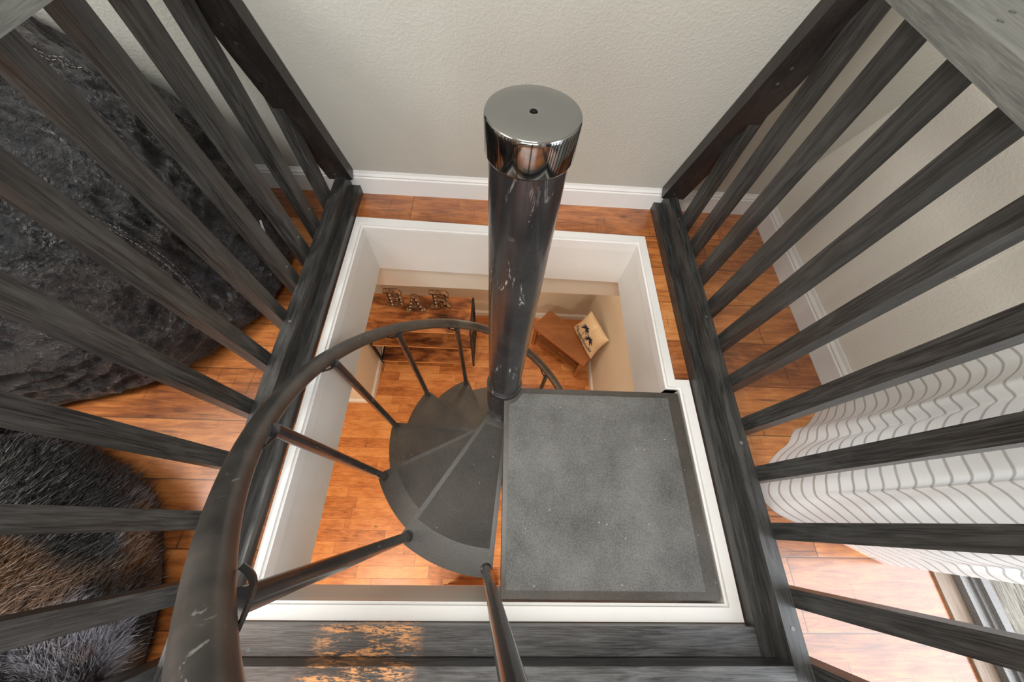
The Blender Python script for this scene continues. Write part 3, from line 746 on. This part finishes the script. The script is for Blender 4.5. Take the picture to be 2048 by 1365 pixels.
for v in bm.verts:
    u = .06 + .86 * (v.co.x - x0_) / (x1_ - x0_); vv = .235 + .185 * (v.co.y - .1) * (1.35 if v.co.x < .8 else 1)
    v.co = pil(u, min(.98, max(.02, vv)), 1) + nP * .003
bpy.data.objects.remove(to)
obj('lettering', bm, M['print'], cu_)

# low table edge seen under the near side of the opening
M['redwood'] = m_furn('reddish_brown_wood', 'x', [srgb(84, 40, 22), srgb(118, 60, 34), srgb(140, 78, 46), srgb(156, 92, 58)])
lt = thing('low_stool', 'low reddish brown wooden stool on the downstairs floor beside the stair foot', 'stool', (-.1, -.62, ZL))
def lbox(n_, x0, x1, y0, y1, z0, z1, bv_=.004):
    bm = NB(); box(bm, x0, x1, y0, y1, z0, z1); return obj(n_, bm, M['redwood'], lt, bevel=bv_)
lbox('seat', -.36, .12, -.76, -.47, ZL + .20, ZL + .225, .01)
for x in (-.34, .07):
    for y in (-.74, -.52): lbox('leg', x, x + .03, y, y + .03, ZL, ZL + .20)

# ------------------------------------------------------------------ velvet bean bag beyond the left railing
def fbm(p, s, o=4):
    v = 0; a = 1; q = Vector(p) * s
    for _ in range(o): v += a * noise.noise(q); q = q * 2.03; a *= .5
    return v
t = NT('crushed_black_velvet'); c = t.coord()
w1 = t.noise(c, 9, 7, .72, 2.6); w2 = t.noise(t.map(c, (1, 1.5, 1.0)), 30, 5, .68, 2.6)
vb = t.mix(t.ramp(t.noise(c, 3, 3), [(.42, g(0)), (.62, g(1))]), srgb(14, 13, 15), srgb(46, 33, 28))
cr_ = t.math('MULTIPLY', t.ramp(w2, [(.50, g(0)), (.64, g(1))]), t.ramp(t.noise(c, 2.6, 3, .6, .5), [(.50, g(.05)), (.62, g(1))]))
t.base(t.mix(t.math('MULTIPLY', cr_, .40), vb, srgb(120, 126, 136)))
sheen = t.ramp(t.math('ADD', t.math('MULTIPLY', w1, .6), t.math('MULTIPLY', w2, .4)), [(.42, g(.50)), (.55, g(.17))])
t.rough(sheen); t.p.inputs['Specular IOR Level'].default_value = .9
t.p.inputs['Sheen Weight'].default_value = .04; t.p.inputs['Sheen Roughness'].default_value = .35; t.p.inputs['Sheen Tint'].default_value = (.75, .78, .85, 1)
h = t.math('ADD', t.math('MULTIPLY', w1, 1.0), t.math('MULTIPLY', w2, .5)); t.nrm(t.bump(h, 1.0, .03)); M['velvet'] = t.m
M['stitch'] = m_plain('grey_stitching', srgb(120, 112, 108), .7)
BX, BY, BRX, BRY, BH = -1.37, .745, .67, .525, .66
bag = thing('velvet_bean_bag', 'big black crushed velvet bean bag slumped against the far wall, left of the railing', 'bean bag', (BX, BY, 0))
def bagp(th, ph, off=0.0):
    """th 0..2pi round, ph 0 (floor) .. pi/2 (top) ; below 0 tucks under"""
    e = .80
    cp, sp = math.cos(ph), math.sin(ph)
    rr = abs(cp) ** e; zz = (max(sp, 0)) ** .95
    if ph < 0: rr = math.cos(ph * 1.2) ; zz = -.0
    x = BX + BRX * rr * math.cos(th); y = BY + BRY * rr * math.sin(th)
    z = .035 + BH * zz
    if ph < 0: z = .035 * (1 + math.sin(ph)) ; 
    lean = (z / BH)
    y += .03 * lean
    p = Vector((x, y, z)); n = Vector((rr * math.cos(th) / BRX, rr * math.sin(th) / BRY, max(.02, sp) / BH)).normalized()
    wx = .35 * fbm((x + 4, y, z), 2.2, 2); wy = .35 * fbm((x, y + 9, z), 2.2, 2)
    w_ = .030 * fbm((x, y, z * .8), 3.1, 3) - .030 * abs(fbm((x + wx, y * 1.3 + wy, z * 1.4), 5.5, 3)) - .016 * abs(fbm((x * .8 + wx, y * 1.4 + wy, z), 17, 3)) + .012
    k = min(1, max(0, z / .08))
    p += n * (w_ * k - .012 + off)
    zlim = p.z
    yw = ywall(max(p.z, 0)) - .012
    if p.y > yw: p.y = yw
    if p.z < .002: p.z = .002
    return p
bm = NB(); NU, NV = 520, 230
rows = []
for j in range(NV + 1):
    ph = -.6 + (PI / 2 + .6) * j / NV
    if j == NV: rows.append([bm.verts.new(bagp(0, PI / 2))])
    else: rows.append([bm.verts.new(bagp(2 * PI * i / NU, ph)) for i in range(NU)])
for j in range(NV):
    a, b = rows[j], rows[j + 1]
    for i in range(NU):
        if len(b) == 1: bm.faces.new([a[i], a[(i + 1) % NU], b[0]])
        else: bm.faces.new([a[i], a[(i + 1) % NU], b[(i + 1) % NU], b[i]])
bm.faces.new(list(reversed(rows[0])))
obj('bag_cover', bm, M['velvet'], bag, smooth='all')
# piping along the panel seams
for k in range(7):
    a0 = 2 * PI * k / 7 + .35; ptsb = []
    for i in range(60): ptsb.append(bagp(a0 + .10 * math.sin(i * .11 + k), .04 + 1.46 * i / 59, .001))
    bm = NB(); tube(bm, ptsb, .0028, 6); sm_ = obj('seam', bm, M['velvet'], bag, smooth='all')
    for dd in (-.010, .010):
        bm = NB()
        p2 = [bagp(a0 + dd + .10 * math.sin(i * .022 + k), .04 + 1.40 * i / 290, .0035) for i in range(291)]
        for i in range(0, 288, 3):
            if (p2[i + 2] - p2[i]).length > .0015: tube(bm, p2[i:i + 3], .0008, 4, False)
        obj('stitch_line', bm, M['stitch'], sm_)
M['ring'] = m_plain('bright_pull_ring', (.7, .69, .66, 1), .2, 1)
M['tagw'] = m_plain('white_care_tag', srgb(210, 214, 220), .7); M['tagb'] = m_plain('blue_grey_tag', srgb(120, 132, 150), .6)
c0_ = Vector((-.705, .600, .115))
bm = NB(); tube(bm, [c0_ + Vector((.001, .013 * math.cos(a * PI / 8), .013 * math.sin(a * PI / 8))) for a in range(17)], .0022, 8, False)
pr = obj('pull_ring', bm, M['ring'], bag, smooth='all')
bm = NB(); hexa(bm, [(-.704, .592, .10), (-.686, .560, .055), (-.700, .552, .055), (-.716, .584, .10), (-.700, .595, .104), (-.682, .563, .059), (-.696, .555, .059), (-.712, .587, .104)]); obj('pull_tag', bm, M['tagb'], pr)
cT = bagp(.08, .22, .004)
bm = NB(); oriented(bm, cT, (0, .45, .9), (0, .9, -.45), (1, 0, .2), .022, .004, .001); obj('care_tag', bm, M['tagw'], bag)

# ------------------------------------------------------------------ faux-fur pouf
t = NT('dark_fur'); c = t.coord(); ge = t.a('NewGeometry')
bl = t.noise(c, 4.6, 3, .55, .6); br = t.noise(t.map(c, (1, 1, 1), (3, 5, 0)), 3.4, 3)
ri = ge.outputs['Random Per Island']
bb_ = t.math('ADD', bl, t.math('MULTIPLY', t.math('SUBTRACT', ri, .5), .16))
col = t.ramp(bb_, [(.47, srgb(10, 9, 10)), (.56, srgb(44, 39, 40)), (.65, srgb(140, 136, 142))])
col = t.mix(t.ramp(br, [(.54, g(0)), (.62, g(.85))]), col, t.mix(ri, srgb(66, 44, 28), srgb(140, 100, 64)))
t.base(col); t.rough(.42); t.p.inputs['Specular IOR Level'].default_value = .6; M['fur'] = t.m
FX, FY, FR, FRY, FH = -1.20, -.285, .49, .475, .33
fp = thing('fur_pouf', 'round pouf covered in shaggy black, brown and grey faux fur, left of the railing', 'pouf', (FX, FY, 0))
def fpt(th, ph):
    cp, sp = math.cos(ph), math.sin(ph); rr = abs(cp) ** .55
    x = FX + FR * rr * math.cos(th); y = FY + FRY * rr * math.sin(th) ; z = .03 + FH * (sp ** .8 if sp > 0 else 0)
    n = Vector((cp * math.cos(th) / FR, cp * math.sin(th) / FR, sp / FH + .02)).normalized()
    p = Vector((x, y, z)) + n * (.022 * fbm((x, y, z), 4, 2))
    p.x = min(p.x, -.70)
    return p, n
bm = NB(); rows = []
NU, NV = 96, 28
for j in range(NV + 1):
    ph = PI / 2 * j / NV
    rows.append([bm.verts.new(fpt(0, PI / 2)[0])] if j == NV else [bm.verts.new(fpt(2 * PI * i / NU, ph)[0]) for i in range(NU)])
for j in range(NV):
    a, b = rows[j], rows[j + 1]
    for i in range(NU):
        if len(b) == 1: bm.faces.new([a[i], a[(i + 1) % NU], b[0]])
        else: bm.faces.new([a[i], a[(i + 1) % NU], b[(i + 1) % NU], b[i]])
bs_ = [bm.verts.new((FX + (v.co.x - FX) * .97, FY + (v.co.y - FY) * .97, .001)) for v in rows[0]]
for i in range(NU): bm.faces.new([bs_[i], bs_[(i + 1) % NU], rows[0][(i + 1) % NU], rows[0][i]])
bm.faces.new(list(reversed(bs_)))
obj('pouf_body', bm, M['fur'], fp, smooth='all')
rnd = random.Random(3); vs, fs = [], []
for i in range(62000):
    th = rnd.uniform(-PI * .62, PI * .75); ph = math.asin(min(.999, rnd.random() ** .8))
    p, n = fpt(th, ph)
    if p.x < -1.62: continue
    fy_ = -.690
    flow = Vector((fbm((p.x + 9, p.y, p.z), 3.4, 2), fbm((p.x, p.y + 7, p.z), 3.4, 2), -.15 - .2 * (p.z < .1)))
    flow = (flow - n * flow.dot(n))
    if flow.length > 1e-4: flow.normalize()
    flow = flow + Vector((rnd.uniform(-.8, .8), rnd.uniform(-.8, .8), rnd.uniform(-.3, .5)))
    L = rnd.uniform(.016, .032); d1 = (n * .75 + flow * .6).normalized(); d2 = (n * .15 + flow).normalized()
    s_ = n.cross(flow)
    if s_.length < 1e-4: continue
    s_ = s_.normalized() * rnd.uniform(.0004, .0010)
    m_ = p + d1 * L * .5; e_ = m_ + d2 * L * .6
    if e_.z < .003: e_.z = .003
    if e_.x > fy_: e_.x = fy_
    if m_.x > fy_: m_.x = fy_
    k = len(vs); vs += [p - s_, p + s_, m_ + s_ * .8, m_ - s_ * .8, e_]; fs += [(k, k + 1, k + 2, k + 3), (k + 3, k + 2, k + 4)]
me_ = bpy.data.meshes.new('fur'); me_.from_pydata([tuple(v - Vector((FX, FY, 0))) for v in vs], [], fs); me_.materials.append(M['fur']); me_.update()
fo = bpy.data.objects.new('fur', me_); link(fo); fo.parent = fp

# ------------------------------------------------------------------ curtain
hem = [(1.062, .352), (1.01, .322), (.959, .277), (.915, .262), (.880, .222), (.836, .193), (.795, .158), (.762, .118), (.748, .096), (.744, .078), (.752, .058), (.779, .030), (.827, .008), (.880, -.012), (.946, -.038), (1.0, -.064), (1.045, -.085)]
def pl(u, pts):
    q = u * (len(pts) - 1); i = min(int(q), len(pts) - 2); f = q - i
    P0, P1, P2, P3 = [Vector(pts[max(0, min(len(pts) - 1, i + k))]) for k in (-1, 0, 1, 2)]
    return .5 * ((2 * P1) + (P2 - P0) * f + (2 * P0 - 5 * P1 + 4 * P2 - P3) * f * f + (3 * P1 - P0 - 3 * P2 + P3) * f ** 3)
t = NT('sheer_striped_cloth'); uv = t.a('UVMap'); sx = t.a('SeparateXYZ'); t.l(uv.outputs[0], sx.inputs[0])
vv = t.math('ADD', sx.outputs[1], t.math('MULTIPLY', t.noise(uv.outputs[0], 7, 2), .006))
st_ = t.math('FRACT', t.math('DIVIDE', vv, .0265))
lo_ = t.ramp(st_, [(.0, g(0)), (.06, g(1)), (.17, g(1)), (.23, g(0))])
weave = t.noise(t.map(uv.outputs[0], (1, 14, 1)), 120, 2)
colc = t.mix(lo_, t.mix(t.math('MULTIPLY', weave, .3), srgb(250, 251, 251), srgb(236, 238, 240)), srgb(196, 196, 193))
t.base(colc); t.rough(.8)
tl = t.a('BsdfTranslucent'); t.l(colc, tl.inputs[0]); tp_ = t.a('BsdfTransparent'); m1 = t.a('MixShader'); m1.inputs[0].default_value = .33
t.l(t.p.outputs[0], m1.inputs[1]); t.l(tl.outputs[0], m1.inputs[2]); m2 = t.a('MixShader'); t.l(t.math('ADD', t.math('MULTIPLY', lo_, .18), .02), m2.inputs[0])
t.l(m1.outputs[0], m2.inputs[1]); t.l(tp_.outputs[0], m2.inputs[2]); t.l(m2.outputs[0], t.out.inputs[0])
t.nrm(t.bump(t.math('ADD', weave, t.math('MULTIPLY', lo_, -.8)), .3, .001)); M['sheer'] = t.m
cur = thing('curtain', 'sheer white curtain with thin grey stripes by the glass door, hem on the floor', 'curtain', (1.03, .12, 0))
bm = NB(); uvl = bm.loops.layers.uv.new('UVMap'); NU, NV = 150, 90; TOPZ = 2.12
grid = []
for i in range(NU + 1):
    u = i / NU; colv = []
    B0 = pl(u, hem); Tt = Vector((1.045 - .028 * math.cos(u * 2 * PI * 5.2) - .01 * math.sin(u * 17), .345 - .48 * u))
    arc_ = 0; prev = None
    for j in range(NV + 1):
        z = .006 + (TOPZ - .006) * (j / NV) ** 1.7
        w_ = math.exp(-(z / .46) ** 1.05)
        fold = .030 * math.sin(u * 2 * PI * 3.1 + .9 + z * 1.4) * min(1, z * 4) * math.exp(-z * .4)
        x = Tt.x + (B0.x - Tt.x) * w_ - abs(fold) * .55; y = Tt.y + (B0.y - Tt.y) * w_ + fold * .55
        x += .006 * math.sin(u * 47 + z * 9) * min(1, z * 6)
        x = min(x, 1.068)
        p = Vector((x, y, z)); arc_ += (p - prev).length if prev is not None else 0; prev = p
        colv.append((bm.verts.new(p), arc_))
    grid.append(colv)
for i in range(NU):
    for j in range(NV):
        f = bm.faces.new([grid[i][j][0], grid[i + 1][j][0], grid[i + 1][j + 1][0], grid[i][j + 1][0]])
        for lp, (a, b) in zip(f.loops, ((i, j), (i + 1, j), (i + 1, j + 1), (i, j + 1))): lp[uvl].uv = (a / NU * .9, grid[a][b][1])
ob = obj('curtain_cloth', bm, M['sheer'], cur, smooth='all')
rod = thing('curtain_rod', 'slim black curtain rod above the glass door', 'curtain rod', (1.045, -.8, 2.13))
bm = NB(); tube(bm, [(1.045, .42, 2.13), (1.045, -2.05, 2.13)], .009, 14); obj('rod', bm, M['frame'], rod, smooth=True)
for y in (.40, -2.0):
    bm = NB(); tube(bm, [(1.045, y, 2.13), (1.0835, y, 2.13)], .006, 10); obj('wall_bracket', bm, M['frame'], rod, smooth=True)

# ------------------------------------------------------------------ outlet on the right wall
ol = thing('wall_outlet', 'white duplex outlet plate low on the right wall', 'outlet', (1.084, .565, .48))
M['plate'] = m_plain('white_plate_plastic', srgb(226, 220, 214), .3)
bm = NB(); box(bm, 1.0785, 1.0838, .530, .604, .420, .540); obj('plate', bm, M['plate'], ol, bevel=.0025)
for z in (.457, .503):
    bm = NB(); K = 28
    prof = [(.565 + max(-.0145, min(.0145, .018 * math.cos(2 * PI * k / K))), z + .0165 * math.sin(2 * PI * k / K)) for k in range(K)]
    a = [bm.verts.new((1.0800, y, zz)) for y, zz in prof]; b = [bm.verts.new((1.0768, y, zz)) for y, zz in prof]
    for k in range(K): bm.faces.new([a[k], a[(k + 1) % K], b[(k + 1) % K], b[k]])
    bm.faces.new(b); bm.faces.new(list(reversed(a))); bmesh.ops.recalc_face_normals(bm, faces=bm.faces[:]); so = obj('socket_face', bm, M['plate'], ol, smooth=True)
    bm = NB(); box(bm, 1.0763, 1.0772, .558, .5595, z - .002, z + .006); box(bm, 1.0763, 1.0772, .570, .5715, z - .002, z + .006); box(bm, 1.0763, 1.0772, .563, .567, z - .010, z - .006); obj('slot', bm, M['frame'], so)
